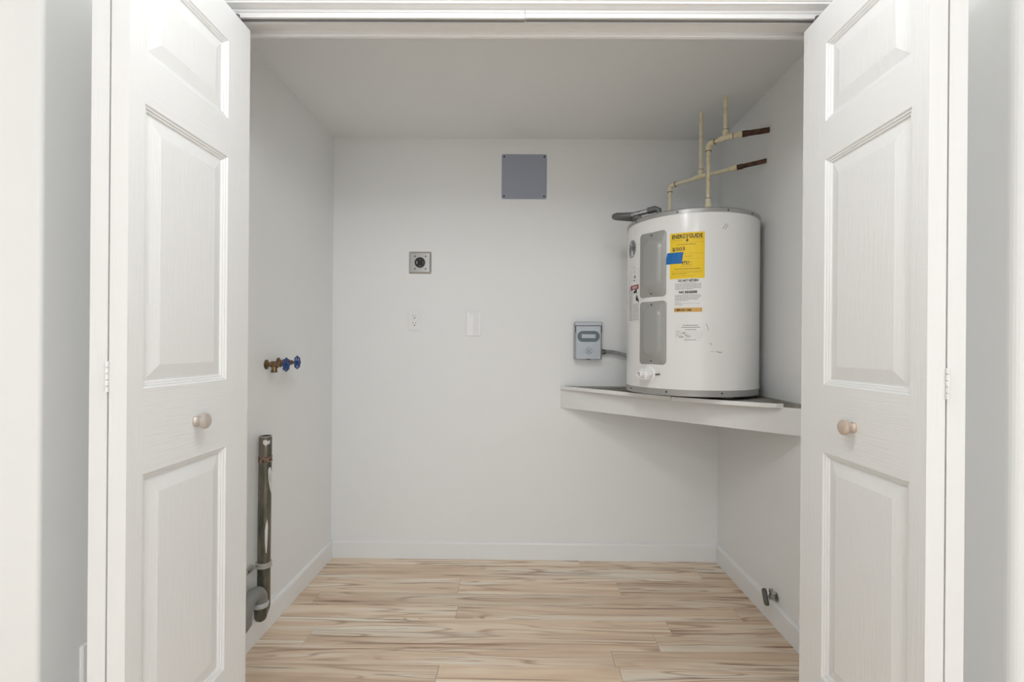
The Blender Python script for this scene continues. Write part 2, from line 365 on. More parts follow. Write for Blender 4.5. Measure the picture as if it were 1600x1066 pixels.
# ------------------------------------------------------------------ folding doors
PW, PT = .408, .0345
ZB, ZT = .018, 2.02
def door_leaf(name, parent, sgn, xf, y0, w, face_dir, wide_far=True):
    """leaf with its long side along +Y from y0; moulded face looks towards face_dir (x sign)."""
    us = (.040, w - .096) if wide_far else (.096, w - .040)
    vz = [(.325, .895), (1.066, 1.635), (1.733, 1.932)]
    prof = [(0, 0), (.0035, .0035), (.0060, .0035), (.0085, .0065), (.0110, .0065), (.0140, .0105), (.0170, .0105), (.047, .0030)]
    P = lambda u, z, d: (xf - face_dir * d, y0 + u, z)
    mb = MB()
    # stiles and rails of the moulded face
    def quad(u0, z0, u1, z1, mi):
        mb.cur = mi; mb.add([P(u0, z0, 0), P(u1, z0, 0), P(u1, z1, 0), P(u0, z1, 0)], [(0, 1, 2, 3)])
    quad(0, ZB, us[0], ZT, 0); quad(us[1], ZB, w, ZT, 0)
    zs = [ZB] + [q for p in vz for q in p] + [ZT]
    for i in range(0, len(zs), 2): quad(us[0], zs[i], us[1], zs[i + 1], 1)
    mb.cur = 0
    for z0, z1 in vz:
        loops = [[P(us[0] + i, z0 + i, d), P(us[1] - i, z0 + i, d), P(us[1] - i, z1 - i, d), P(us[0] + i, z1 - i, d)] for i, d in prof]
        vs = [p for l in loops for p in l]; fs = []
        for k in range(len(prof) - 1):
            for c in range(4): fs.append((k * 4 + c, k * 4 + (c + 1) % 4, k * 4 + 4 + (c + 1) % 4, k * 4 + 4 + c))
        fs.append([(len(prof) - 1) * 4 + c for c in range(4)]); mb.add(vs, fs)
    b = [P(0, ZB, 0), P(w, ZB, 0), P(w, ZT, 0), P(0, ZT, 0), P(0, ZB, PT), P(w, ZB, PT), P(w, ZT, PT), P(0, ZT, PT)]
    mb.add(b, [(4, 5, 6, 7), (0, 1, 5, 4), (1, 2, 6, 5), (2, 3, 7, 6), (3, 0, 4, 7)])
    return mb.build(name, [M_DOOR_V, M_DOOR_H], parent, fixn=True)
def knob(parent, xf, y, z, fd, material):
    mb = MB(); prof = [(.0125, 0), (.0125, .003), (.0100, .006), (.0095, .010), (.0115, .014), (.0160, .018), (.0178, .0215), (.0172, .0255), (.0135, .0285), (.007, .0302), (0, .0307)]
    mb.lathe(prof, 28, axis_matrix((xf, y, z), (fd, 0, 0))); return mb.build('knob', material, parent)
def hinge(parent, xg, y, z, name='hinge'):
    mb = MB()
    for k in range(5):
        zz = z - .030 + k * .012; mb.tube([(xg, y - .0025, zz), (xg, y - .0025, zz + .0108)], .0034, 10)
    mb.box((xg - .0034, y, z - .030), (xg - .0014, y + .028, z + .030)); mb.box((xg + .0014, y, z - .030), (xg + .0034, y + .028, z + .030))
    return mb.build(name, M_HINGE, parent)
def bifold(num, sgn, xf, y0, ky, kz, kmat, label):
    t = thing('door_%d' % num, label, 'door', (0, 0, 0), kind='structure')
    gap = .0042
    a = door_leaf('door_panel', t, sgn, xf, y0, PW, -sgn)
    knob(a, xf, ky, kz, -sgn, kmat)
    xo = xf + sgn * (2 * PT + gap)
    door_leaf('door_panel', t, sgn, xo, y0 + .001, PW, sgn)
    for z in (.22, 1.093, 1.86): hinge(t, xf + sgn * (PT + gap / 2), y0 - .0005, z)
    for yy in (y0 + PW - .03,):
        mb = MB(); cyl(mb, (xf + sgn * PT / 2, yy, ZT), (xf + sgn * PT / 2, yy, ZT + .024), .005, 10); mb.build('guide_pin', M_GUNMETAL, t)
        mb = MB(); cyl(mb, (xo - sgn * PT / 2, yy, ZT), (xo - sgn * PT / 2, yy, ZT + .024), .005, 10); mb.build('pivot_pin', M_GUNMETAL, t)
    return t
bifold(1, -1, -.752, .917, 1.114, .978, M_NICKEL, 'white moulded folding door folded open on the left, greyish round knob')
bifold(2, 1, .766, .917, 1.117, .976, M_NICKELW, 'white moulded folding door folded open on the right, tan round knob')
# overhead track in two lengths
tr = thing('door_track', 'white metal folding door track under the closet header, jointed at the middle', 'door track', (0, 1.315, JZ))
for a, b, dz in ((JL + .002, .0035, 0), (.0045, JR - .002, .0012)):
    mb = MB(); z0 = JZ - .0215 + dz
    y0, y1 = 1.301 - 1.315, 1.327 - 1.315; zz0 = z0 - JZ
    mb.box((a, y0, zz0), (b, y0 + .0015, -.0002)); mb.box((a, y1 - .0015, zz0), (b, y1, -.0002)); mb.box((a, y0 + .0015, -.0017), (b, y1 - .0015, -.0002))
    mb.box((a, y0 + .0015, zz0), (b, y0 + .0065, zz0 + .0015)); mb.box((a, y1 - .0065, zz0), (b, y1 - .0015, zz0 + .0015))
    mb.box((a, y0 - .003, -.0080), (b, y0, -.0002))
    mb.build('track_rail', M_TRACK, tr)
    mb = MB(); mb.box((a, y0 + .003, -.0050), (b, y1 - .003, -.0019)); mb.build('track_slot_shade', M_DARK, tr)  # near-black strip paints the shade inside the track slot
# wall box plate on the alcove wall beside the left door
op = thing('outlet_cover', 'pale cover plate low on the hall wall beside the left folding door', 'outlet', (XL, 1.165, .385))
mb = MB(); plate(mb, lambda u, v, d: (d, u, v), [(rrect(.075, .117, .004), 0), (rrect(.075, .117, .004), .004), (rrect(.069, .111, .004), .0065)]); mb.build('cover_plate', M_WPLASTIC, op)
mb = MB(); plate(mb, lambda u, v, d: (d, u, v), [(rrect(.034, .067, .002), .0062), (rrect(.034, .067, .002), .0078)]); mb.build('socket_face', M_WPLASTIC, op)

# ------------------------------------------------------------------ things on the back wall
fb = lambda ox, oz: (lambda u, v, d: (u, -d, v))
t = thing('access_cover_plate', 'square blue-grey blank cover plate high on the back wall', 'cover plate', (.010, YB, 2.0835))
mb = MB(); plate(mb, lambda u, v, d: (u, -d, v), [(rrect(.245, .243, .008), 0), (rrect(.245, .243, .008), .003), (rrect(.241, .239, .007), .0045)]); mb.build('plate', M_PLATEGREY, t)
for sx in (-1, 1):
    for sz in (-1, 1):
        mb = MB(); mb.lathe([(.0048, 0), (.0048, .0015), (.0025, .0026), (0, .0028)], 12, axis_matrix((sx * .109, -.0045, sz * .1075), (0, -1, 0))); mb.build('screw', M_BLACK, t)

t = thing('dryer_outlet', 'square steel dryer receptacle with a round black socket on the back wall', 'outlet', (-.5533, YB, 1.611))
mb = MB(); plate(mb, lambda u, v, d: (u, -d, v), [(rrect(.122, .120, .004), 0), (rrect(.122, .120, .004), .003), (rrect(.104, .102, .004), .0095)]); mb.build('steel_plate', M_STEEL, t)
mb = MB(); mb.lathe([(.0305, .0085), (.0305, .0115), (.0285, .0120), (.0275, .0100), (0, .0100)], 28, axis_matrix((0, 0, 0), (0, -1, 0))); so = mb.build('socket', M_BLACK, t)
for a, w, h in ((0, .004, .016), (180, .004, .016), (90, .010, .004), (270, .014, .004)):
    q = R(a); cx, cz = .0165 * math.cos(q), .0165 * math.sin(q)
    mb = MB(); mb.box((cx - w / 2, -.0112, cz - h / 2), (cx + w / 2, -.0098, cz + h / 2)); mb.build('contact_blade', M_STEEL if a == 180 else M_SLOT, so)
mb = MB(); mb.tube([(.0292 * math.cos(R(q)), -.0121, .0292 * math.sin(R(q))) for q in range(0, 360, 12)], .0013, 6, closed=True); mb.build('socket_rim', M_STEEL, so)
for sx, sz in ((-1, 1), (1, 1), (-1, -1), (1, -1)):
    mb = MB(); mb.lathe([(.0042, 0), (.0042, .001), (0, .0018)], 12, axis_matrix((sx * .027 + (.004 if sx > 0 else 0), -.0095, sz * .034), (0, -1, 0))); mb.build('screw', M_SCREW, t)

t = thing('duplex_outlet', 'white rectangular duplex outlet on the back wall below the steel dryer receptacle', 'outlet', (-.5806, YB, 1.2965))
mb = MB(); plate(mb, lambda u, v, d: (u, -d, v), [(rrect(.0715, .112, .003), 0), (rrect(.0715, .112, .003), .004), (rrect(.066, .1065, .003), .0065)]); mb.build('cover_plate', M_WPLASTIC, t)
mb = MB(); plate(mb, lambda u, v, d: (u, -d, v), [(rrect(.034, .068, .002), .006), (rrect(.034, .068, .002), .0085), (rrect(.0325, .0665, .002), .009)]); rc = mb.build('receptacle', M_WPLASTIC, t)
for zc in (.0195, -.0195):
    mb = MB(); mb.box((-.0085, -.0095, zc + .001), (-.0060, -.0088, zc + .0095)); mb.box((.0060, -.0095, zc + .002), (.0085, -.0088, zc + .0090))
    mb.lathe([(.0036, 0), (.0036, .0007), (0, .0007)], 12, axis_matrix((0, -.0088, zc - .0075), (0, -1, 0))); mb.build('socket_slots', M_SLOT, rc)
    
t = thing('blank_cover', 'painted-over blank cover plate with white brush strokes, right of the duplex outlet', 'cover plate', (-.2595, YB, 1.279))
mb = MB(); plate(mb, lambda u, v, d: (u, -d, v), [(rrect(.083, .134, .004), 0), (rrect(.083, .134, .004), .0045), (rrect(.077, .128, .004), .007)]); mb.build('plate', M_PAINTEDPLATE, t)
mb = MB()
mb.add([(x, -.0074, z) for x, z in [(-.037, .062), (-.022, .064), (-.020, .048), (-.012, .044), (.000, .046), (-.003, .0), (-.004, -.062), (-.034, -.062), (-.035, 0)]], [list(range(9))])
mb.add([(x, -.0074, z) for x, z in [(.031, .06), (.037, .061), (.036, -.058), (.029, -.06)]], [(0, 1, 2, 3)]); mb.build('paint_stroke', M_BRUSHPAINT, t, fixn=False)

# disconnect box
t = thing('disconnect_box', 'grey metal electrical disconnect box on the back wall beside the water heater', 'electrical box', (.3575, YB, 1.191))
mb = MB(); mb.box((-.0715, -.062, -.098), (.0715, 0, .0985), .003); mb.build('enclosure', M_DISC, t)
mb = MB(); mb.box((-.0725, -.073, .080), (.0725, -.002, .101), .003); mb.build('hood', M_DISC, t)
mb = MB(); mb.box((-.067, -.071, -.0985), (.067, -.0615, .0800), .0025); lid = mb.build('lid', M_DISC, t)
def pill(mb, w, h, y0, y1, n=10, ch=.002):
    plate(mb, lambda u, v, d: (u, -d, v), [(rrect(w, h, h / 2 - .0005, n), y0), (rrect(w, h, h / 2 - .0005, n), y1 - ch), (rrect(w - 2 * ch, h - 2 * ch, h / 2 - ch - .0005, n), y1)])
mb = MB(); pill(mb, .118, .057, .0705, .0745); o = mb.build('latch_recess', M_DISCDK, lid, (0, 0, .0235))
mb = MB(); mb.box((-.038, -.079, -.011), (.038, -.0742, .013), .002); mb.build('pull_tab', M_DISC, lid, (0, 0, .0235))
def monogram(make, ring_r):
    """round emblem: ring, inner ring and curling script"""
    make([(ring_r * math.cos(R(q)), ring_r * math.sin(R(q))) for q in range(0, 360, 10)], .045 * ring_r, True)
    for a in (20, 110, 200, 290):
        make([(ring_r * .74 * math.cos(R(a + q)), ring_r * .74 * math.sin(R(a + q))) for q in range(0, 58, 8)], .035 * ring_r, False)
    k = ring_r
    make([(k * x, k * y) for x, y in [(-.02, .30), (-.16, .42), (-.38, .34), (-.46, .05), (-.34, -.22), (-.12, -.26), (-.02, -.06), (-.10, .04), (-.24, .0)]], .055 * k, False)
    make([(k * x, k * y) for x, y in [(-.02, -.06), (-.04, -.34), (-.22, -.48), (-.40, -.36)]], .045 * k, False)
    make([(k * x, k * y) for x, y in [(.46, .30), (.30, .44), (.12, .34), (.14, .14), (.30, .06), (.14, -.02), (.10, -.24), (.28, -.38), (.48, -.24)]], .055 * k, False)
mb = MB(); monogram(lambda pts, r, c: mb.tube([(x, -.0712, z) for x, z in pts], r, 6, closed=c), .0175)
mb.build('emblem', M_DISCDK, lid, (.002, 0, -.054))
for sx in (-1, 1):
    mb = MB(); mb.box((sx * .0692 - .0012, -.0705, .045), (sx * .0692 + .0012, -.060, .079)); mb.build('hinge_slot', M_BLACK, t)
mb = MB(); mb.box((-.012, -.0720, -.1005), (.012, -.063, -.0945), .001); mb.build('catch', M_DISCDK, lid)

def ribbed(path, r, amp, pitch, n=14):
    pts = [Vector(p) for p in path]; seg = []; L = 0
    for a, b in zip(pts[:-1], pts[1:]): seg.append((L, (b - a).length, a, b)); L += (b - a).length
    k = int(L / pitch * 4); out = []; rad = []
    for i in range(k + 1):
        s = L * i / k
        for s0, l, a, b in seg:
            if s <= s0 + l + 1e-9: out.append(a + (b - a) * ((s - s0) / l)); break
        rad.append(r + amp * (1, .35, -1, .35)[i % 4])
    return out, rad
def bez(p0, p1, p2, p3, n=16):
    p0, p1, p2, p3 = map(Vector, (p0, p1, p2, p3))
    return [p0 * (1 - t) ** 3 + p1 * 3 * t * (1 - t) ** 2 + p2 * 3 * t * t * (1 - t) + p3 * t ** 3 for t in [i / n for i in range(n + 1)]]
t = thing('wall_conduit', 'ribbed metal conduit from the disconnect box to behind the water heater', 'conduit', (.432, YB - .035, 1.133))
pth = bez((.014, 0, 0), (.06, -.002, .002), (.09, 0, -.005), (.17, .004, -.030)); pp, rr = ribbed(pth, .0105, .0013, .008)
mb = MB(); mb.tube(pp, rr, 14); mb.build('flexible_hose', M_FLEX, t)
mb = MB(); mb.tube([(-.003, 0, 0), (.010, 0, 0)], .0145, 6, smooth=False); mb.tube([(.010, 0, 0), (.022, 0, 0)], .0125, 14); mb.build('connector', M_GUNMETAL, t)

# ------------------------------------------------------------------ corner shelf
A = (.2155, YB)
t = thing('corner_shelf', 'white painted triangular corner shelf carrying the water heater', 'shelf', (XR - .3, YB - .3, .828))
ox, oy, oz = XR - .3, YB - .3, .828
sub = lambda pts: [(x - ox, y - oy) for x, y in pts]
front = [(.219, YB - .006), (.44, 2.363), (.655, 2.098), (.84, 1.962), (.985, 1.868), (1.010, 1.873)]
mb = MB(); mb.prism(sub([(XR, YB), A] + front + [(1.016, 1.886), (XR, 1.828)]), .931 - oz, .9445 - oz); mb.build('shelf_board', M_PLY, t)
def strip(pts, th, z0, z1, name, mt):
    off = []
    for i, p in enumerate(pts):
        a = Vector(pts[max(i - 1, 0)]); b = Vector(pts[min(i + 1, len(pts) - 1)]); d = (b - a).normalized(); nrm = Vector((d.y, -d.x))
        off.append((p[0] + nrm.x * th, p[1] + nrm.y * th))
    mb = MB(); mb.prism(sub(list(pts) + off[::-1]), z0 - oz, z1 - oz); return mb.build(name, mt, t)
strip(front[:3], .007, .9290, .9465, 'edge_strip', M_SHELFP)
strip([(.6556, 2.0973)] + front[3:], .007, .9285, .9455, 'edge_strip', M_SHELFP)
d = Vector((XR - A[0], 1.805 - YB)).normalized(); nn = Vector((-d.y, d.x))   # inward
fa = [(A[0] + .001, YB - .0005), (XR, 1.805), (XR, 1.805 + .05), (A[0] + .052, YB - .0005)]
mb = MB(); mb.prism(sub(fa), .828 - oz, .9305 - oz); mb.build('fascia_board', M_SHELFP, t)
mb = MB(); mb.box((A[0] + .08 - ox, YB - .038 - oy, .842 - oz), (XR - ox, YB - oy, .9305 - oz)); mb.box((XR - .038 - ox, 1.88 - oy, .842 - oz), (XR - ox, YB - .038 - oy, .9305 - oz)); mb.build('cleat', M_SHELFP, t)

# ------------------------------------------------------------------ water heater
HC = Vector((.781, 2.236)); HR = .286; HB = .9445
wh = thing('water_heater', 'short white electric water heater with yellow energy label on the corner shelf', 'water heater', (HC.x, HC.y, HB))
def onc(theta, z, r=HR):
    return (r * math.sin(R(theta)), -r * math.cos(R(theta)), z - HB)
mb = MB(); mb.lathe([(HR, .986 - HB), (HR, 1.7075 - HB)], 128); mb.lathe([(HR + .0015, .986 - HB), (HR + .0015, .992 - HB), (HR, .993 - HB)], 128)
mb.build('tank_jacket', M_ENAMEL, wh)
mb = MB(); mb.lathe([(HR - .02, .958 - HB), (HR - .001, .959 - HB), (HR + .0005, .986 - HB), (HR - .02, .9865 - HB)], 128); rg = mb.build('bottom_ring', M_CAPGREY, wh)
mb = MB(); mb.lathe([(HR + .002, 1.7065 - HB), (HR + .002, 1.722 - HB), (HR - .004, 1.7275 - HB), (HR - .014, 1.7285 - HB), (HR - .017, 1.722 - HB), (HR - .05, 1.724 - HB), (.12, 1.736 - HB), (0, 1.739 - HB)], 128); cp = mb.build('top_cap', M_CAPGREY, wh)
for a in (-38, 6, 60, -80): 
    mb = MB(); mb.lathe([(.0042, 0), (.0036, .002), (0, .0028)], 10, axis_matrix(onc(a, .974, HR), (math.sin(R(a)), -math.cos(R(a)), 0))); mb.build('screw', M_SCREW, rg)
for a in (-72, -30, 10, 36):
    mb = MB(); mb.lathe([(.004, 0), (.0034, .002), (0, .0028)], 10, axis_matrix(onc(a, 1.7145, HR + .002), (math.sin(R(a)), -math.cos(R(a)), 0))); mb.build('screw', M_SCREW, cp)
for a in (75, 165, 300):
    mb = MB(); mb.lathe([(.03, .0004), (.026, .0145)], 16, Matrix.Translation((.19 * math.cos(R(a)), .19 * math.sin(R(a)), 0))); mb.build('foot', M_CAPGREY, wh)
# element covers: rounded plates with a raised pill, bent round the tank
def cover(th0, th1, z0, z1):
    w = R(th1 - th0) * HR; h = z1 - z0; tc = (th0 + th1) / 2; zc = (z0 + z1) / 2
    def f(u, v, d): return onc(tc + math.degrees(u / HR), zc + v, HR + d)
    n = 8
    rings = [(rrect(w, h, .016, n), .000), (rrect(w, h, .016, n), .004), (rrect(w - .006, h - .006, .014, n), .006),
             (rrect(w * .72, h * .80, w * .30, n), .006), (rrect(w * .62, h * .745, w * .27, n), .011), (rrect(w * .52, h * .69, w * .23, n), .0150), (rrect(w * .40, h * .62, w * .17, n), .0162),
             (rrect(w * .16, h * .4, w * .07, n), .0164)]
    mb = MB(); nn_ = len(rings[0][0]); vs = [f(u, v, d) for pts, d in rings for u, v in pts]; fs = []
    for i in range(len(rings) - 1):
        for k in range(nn_): fs.append((i * nn_ + k, i * nn_ + (k + 1) % nn_, (i + 1) * nn_ + (k + 1) % nn_, (i + 1) * nn_ + k))
    fs.append([(len(rings) - 1) * nn_ + k for k in range(nn_)])
    mb.add(vs, fs, True); o = mb.build('element_cover', M_COVER, wh)
    for zz in (z0 + .014, z1 - .014):
        mb = MB(); mb.lathe([(.0036, 0), (.0032, .0016), (0, .0022)], 10, axis_matrix(onc(tc, zz, HR + .006), (math.sin(R(tc)), -math.cos(R(tc)), 0))); mb.build('screw', M_SCREW, o)
cover(-65.4, -38.9, 1.372, 1.648)
cover(-65.0, -38.4, 1.086, 1.354)
# labels
def patch(name, th0, th1, z0, z1, mt, parent, d=.0007, tilt=0.0, corners=None):
    n = max(3, int(abs(th1 - th0) / 2.5)); mb = MB(); vs = []
    for i in range(n + 1):
        s = i / n
        if corners:
            (a0, b0), (a1, b1), (a2, b2), (a3, b3) = corners    # bl, br, tr, tl
            pb = (a0 + (a1 - a0) * s, b0 + (b1 - b0) * s); pt = (a3 + (a2 - a3) * s, b3 + (b2 - b3) * s)
        else:
            th = th0 + (th1 - th0) * s; pb = (th, z0 + tilt * s); pt = (th, z1 + tilt * s)
        for r in (HR + .0001, HR + d): vs += [onc(pb[0], pb[1], r), onc(pt[0], pt[1], r)]
    fs = []
    for i in range(n):
        a = i * 4; b = a + 4
        fs += [(a + 2, b + 2, b + 3, a + 3), (a, a + 1, b + 1, b), (a, b, b + 2, a + 2), (a + 1, a + 3, b + 3, b + 1)]
    fs += [(0, 2, 3, 1), (4 * n, 4 * n + 1, 4 * n + 3, 4 * n + 2)]
    mb.add(vs, fs); return mb.build(name, mt, parent)
def text_geo(body, size, bold=0.0, shear=0.0, sx=1.0):
    cu = bpy.data.curves.new('t', 'FONT'); cu.body = body; cu.size = size; cu.align_x = 'CENTER'; cu.align_y = 'CENTER'; cu.offset = bold; cu.shear = shear; cu.resolution_u = 3
    ob = bpy.data.objects.new('t', cu); COL.objects.link(ob)
    me = bpy.data.meshes.new_from_object(ob)
    vs = [(v.co.x * sx, v.co.y) for v in me.vertices]; fs = [tuple(p.vertices) for p in me.polygons]
    bpy.data.objects.remove(ob); bpy.data.curves.remove(cu); bpy.data.meshes.remove(me)
    return vs, fs
class Print:
    """flat print collected on the tank's surface (u right in metres, v up), centred on an angle and height"""
    def __init__(s, tc, zc, d): s.tc = tc; s.zc = zc; s.d = d; s.mb = MB()
    def pt(s, u, v): return onc(s.tc + math.degrees(u / HR), s.zc + v, HR + s.d)
    def text(s, body, u, v, h, width=None, bold=0.0, shear=0.0):
        vs, fs = text_geo(body, h * 1.38, bold, shear)
        if width:
            w = max(p[0] for p in vs) - min(p[0] for p in vs); k = width / w; vs = [(x * k, y) for x, y in vs]
        cy = (max(p[1] for p in vs) + min(p[1] for p in vs)) / 2
        s.mb.add([s.pt(u + x, v + y - cy) for x, y in vs], fs)
    def bar(s, u0, u1, v, h, slope=0.0):
        n = max(1, int(abs(u1 - u0) / .02)); vs = []
        for i in range(n + 1):
            u = u0 + (u1 - u0) * i / n; vs += [s.pt(u, v - h / 2 + slope * i / n), s.pt(u, v + h / 2 + slope * i / n)]
        s.mb.add(vs, [(2 * i, 2 * i + 2, 2 * i + 3, 2 * i + 1) for i in range(n)])
    def words(s, u0, u1, v, h, fill=.82, mn=.003, mx=.010):
        u = u0
        while u < u1:
            w = random.uniform(mn, mx); s.bar(u, min(u + w, u1), v, h); u += w + (mx * (1 - fill) * random.uniform(.6, 1.4))
    def poly(s, pts): s.mb.add([s.pt(u, v) for u, v in pts], [list(range(len(pts)))])
    def line(s, pts, w, closed=False):
        n = len(pts); vs = []; fs = []
        for i in range(n):
            a = Vector(pts[i - 1] if (closed or i) else pts[0]); b = Vector(pts[(i + 1) % n] if (closed or i < n - 1) else pts[-1])
            dd = (b - a).normalized(); q = Vector((-dd.y, dd.x)) * w; p = Vector(pts[i]); vs += [s.pt(*(p + q)), s.pt(*(p - q))]
        for i in range(n if closed else n - 1): j = (i + 1) % n; fs.append((2 * i, 2 * j, 2 * j + 1, 2 * i + 1))
        s.mb.add(vs, fs)
    def build(s, name, mt, parent, stuff=True):
        o = s.mb.build(name, mt, parent, fixn=False)
        if stuff: o['kind'] = 'stuff'
        return o
# yellow energy guide
t0, t1, z0, z1 = -35.8, -8.7, 1.4400, 1.6275
lab = patch('energy_label', t0, t1, z0, z1, M_YELLOW, wh, .0008); lab['label'] = 'yellow energy guide label'
hw = R(t1 - t0) * HR / 2; hh = (z1 - z0) / 2
p = Print((t0 + t1) / 2, (z0 + z1) / 2, .0011)
p.text('ENERG', -.0335, hh - .0148, .0165, .052, .0007); p.text('GUIDE', .0330, hh - .0148, .0165, .052, .0007)
p.line([(-.0058, hh - .0062), (.0, hh - .0135), (.0058, hh - .0062)], .0017); p.bar(-.0018, .0018, hh - .0215, .019)
p.poly([(-.0070, hh - .0300), (.0, hh - .0385), (.0070, hh - .0300)])
p.text('$503', -.0330, 1.5605 - (z0 + z1) / 2, .0148, .050, .0003); p.text('4721', -.006, 1.5052 - (z0 + z1) / 2, .0112, .030, .0005); p.bar(.014, .0185, 1.5052 - (z0 + z1) / 2, .0016)
p.build('lettering', M_INK, lab)
p = Print((t0 + t1) / 2, (z0 + z1) / 2, .0010)
p.words(-hw + .005, -.014, hh - .030, .0014); p.words(.018, hw - .006, hh - .0275, .0014); p.bar(-hw + .005, hw - .004, hh - .040, .0005); p.words(-.040, .034, hh - .0485, .0022, .9)
p.bar(-.010, hw - .008, .0075, .0006); p.words(-.008, .022, -.0035, .0016); p.bar(.0, hw - .004, -.0135, .0004); p.words(-.020, .016, -.0375, .0018); p.words(-.026, .022, -.0445, .0011)
p.words(-.050, .052, -.0545, .0024, .9); p.words(-hw + .006, hw - .008, -.0640, .0010); p.words(-hw + .006, hw - .012, -.0695, .0010); p.words(-hw + .008, .0, -.0740, .0016, .9); p.words(-hw + .006, .03, -.0825, .0010)
p.build('fine_print', M_BROWNINK, lab)
# do not return notice
t0, t1, z0, z1 = -32.6, -10.0, 1.302, 1.4395
lab = patch('notice_label', t0, t1, z0, z1, M_PAPER, wh, .0005); lab['label'] = 'white bilingual do not return notice'
hw = R(t1 - t0) * HR / 2; hh = (z1 - z0) / 2
p = Print((t0 + t1) / 2, (z0 + z1) / 2, .0008)
p.text('DO NOT RETURN', .0005, hh - .008, .0088, .078, .0006); p.text('NO REGRESE', .000, hh - .0550, .0095, .070, .0007)
p.build('lettering', M_INK, lab)
p = Print((t0 + t1) / 2, (z0 + z1) / 2, .0008)
p.words(-.03, .028, hh - .0165, .0013)
for k in range(6): p.words(-hw + .006, hw - .006 - (.03 if k == 5 else 0), hh - .0215 - k * .0043, .0016)
p.words(-.02, .02, hh - .0625, .0013)
for k in range(6): p.words(-hw + .006, hw - .008 - (.05 if k == 5 else .01 * (k > 2)), hh - .0675 - k * .0044, .0016)
p.words(-hw + .006, -.03, hh - .097, .0014); p.words(-hw + .006, hw - .01, hh - .1015, .0009); p.words(-hw + .006, -.02, hh - .106, .0013)
p.build('fine_print', M_GREYINK, lab)
lab2 = patch('phone_strip', -32.0, -10.4, 1.3035, 1.3205, M_ORANGE, wh, .0009); lab2['label'] = 'orange telephone number strip'
p = Print(-25.2, 1.312, .0012); p.text('1-800-431-1566', 0, 0, .0082, .064, .0005); p.build('lettering', M_INK, lab2)
# pale information label with a torn corner
lab = patch('information_label', 0, 0, 0, 0, M_CLEAR, wh, .0005, corners=[(-31.5, 1.176), (-4.0, 1.184), (-8.8, 1.255), (-30.0, 1.258)]); lab['label'] = 'faded information label with torn corner'
p = Print(-19.5, 1.216, .0008)
p.words(-.028, .030, .033, .0024, .9); p.words(-.034, .038, .025, .0026, .9); p.words(-.018, .024, .0155, .0022, .9)
p.words(-.056, -.034, .009, .0016); p.words(-.056, -.034, .001, .0016); p.words(-.030, -.018, .0015, .0036, .95); p.words(-.056, -.030, -.007, .0016); p.words(-.020, -.006, -.0065, .0026); p.words(-.056, -.052, -.014, .0016); p.words(-.044, -.026, -.0145, .0034, .95); p.words(-.014, .004, -.0125, .0026)
for v in (.0075, -.001, -.009, -.017): p.bar(-.030, .05, v, .0004)
p.words(-.022, .024, -.026, .0022, .9); p.build('fine_print', M_GREYINK, lab)
p = Print(-6.6, 1.243, .0009); p.line([(-.004, .014), (.001, .0), (.006, -.016)], .0010); p.build('torn_edge', M_SCUFF, lab)
# warning label on the left flank
t0, t1, z0, z1 = -88.5, -66.6, 1.270, 1.520
lab = patch('warning_label', t0, t1, z0, z1, M_PAPER, wh, .0005); lab['label'] = 'white warning label with red heading'
hw = R(t1 - t0) * HR / 2; hh = (z1 - z0) / 2
p = Print((t0 + t1) / 2, (z0 + z1) / 2, .0008)
p.words(.008, .017, hh - .006, .003, .95); p.bar(.012, .0135, hh - .025, .018); p.words(.008, .024, hh - .045, .004, .95); p.words(.008, .024, hh - .051, .004, .95); p.words(.0, .022, hh - .064, .003, .95)
p.poly([(.006, .012), (.020, .017), (.026, .032), (.034, .033), (.034, -.004), (.028, .006), (.020, .004), (.008, .002)])
p.poly([(.030, -.010), (.036, -.004), (.040, -.016), (.048, -.026), (.050, -.042), (.042, -.034), (.030, -.030), (.024, -.022)])
p.build('pictogram', M_INK, lab)
p = Print((t0 + t1) / 2, (z0 + z1) / 2, .0008)
for k in range(20): p.words(-hw + .006, -.002, .034 - k * .0078, .0024)
for k in range(11): p.words(.004, hw - .006, -.046 - k * .0068, .0022)
p.build('fine_print', M_GREYINK, lab)
patch('warning_heading', -82.5, -68.2, 1.4155, 1.4355, M_RED, lab, .0010)
p = Print(-75.2, 1.4255, .0013); p.words(-.018, .026, .002, .0035, .9); p.words(-.014, .024, -.004, .003, .9); p.build('heading_lettering', M_PAPER, lab)
# round emblem
ec, ez, er = -80.6, 1.6020, .0395
p = Print(ec, ez, .0008); p.poly([(er * math.cos(R(q)), er * math.sin(R(q))) for q in range(0, 360, 10)]); em = p.build('emblem', M_EMBLEM, wh, False); em['label'] = 'round dark emblem with curling script'
p = Print(ec, ez, .0011); monogram(lambda pts, r, c: p.line(pts, r, c), er * .88); p.build('script', M_EMBLEML, em)
# tape
tp = patch('tape', 0, 0, 0, 0, M_TAPE, wh, .0016, corners=[(-39.6, 1.5025), (-26.4, 1.5016), (-25.0, 1.5484), (-38.0, 1.5490)]); tp['label'] = 'piece of blue masking tape'
# scuffs
p = Print(2.5, 1.1425, .0005); p.poly([(-.016, .002), (-.004, .001), (.012, -.001), (.018, -.004), (.006, -.0045), (-.002, -.002)]); p.line([(-.03, .001), (-.018, .0)], .0008); p.build('scuff', M_SCUFF, wh, False)
p = Print(-3.5, 1.172, .0005); p.line([(-.006, .006), (.002, -.002), (.006, -.004)], .0008); p.line([(.0, .006), (.004, .001)], .0008); p.build('scuff', M_SCUFF, wh, False)
p = Print(8.0, 1.648, .0004); p.line([(-.012, -.010), (-.002, .004), (.004, .012)], .0014); p.line([(-.002, -.012), (.006, .0), (.010, .008)], .0012); p.build('scuff', M_COVER, wh)
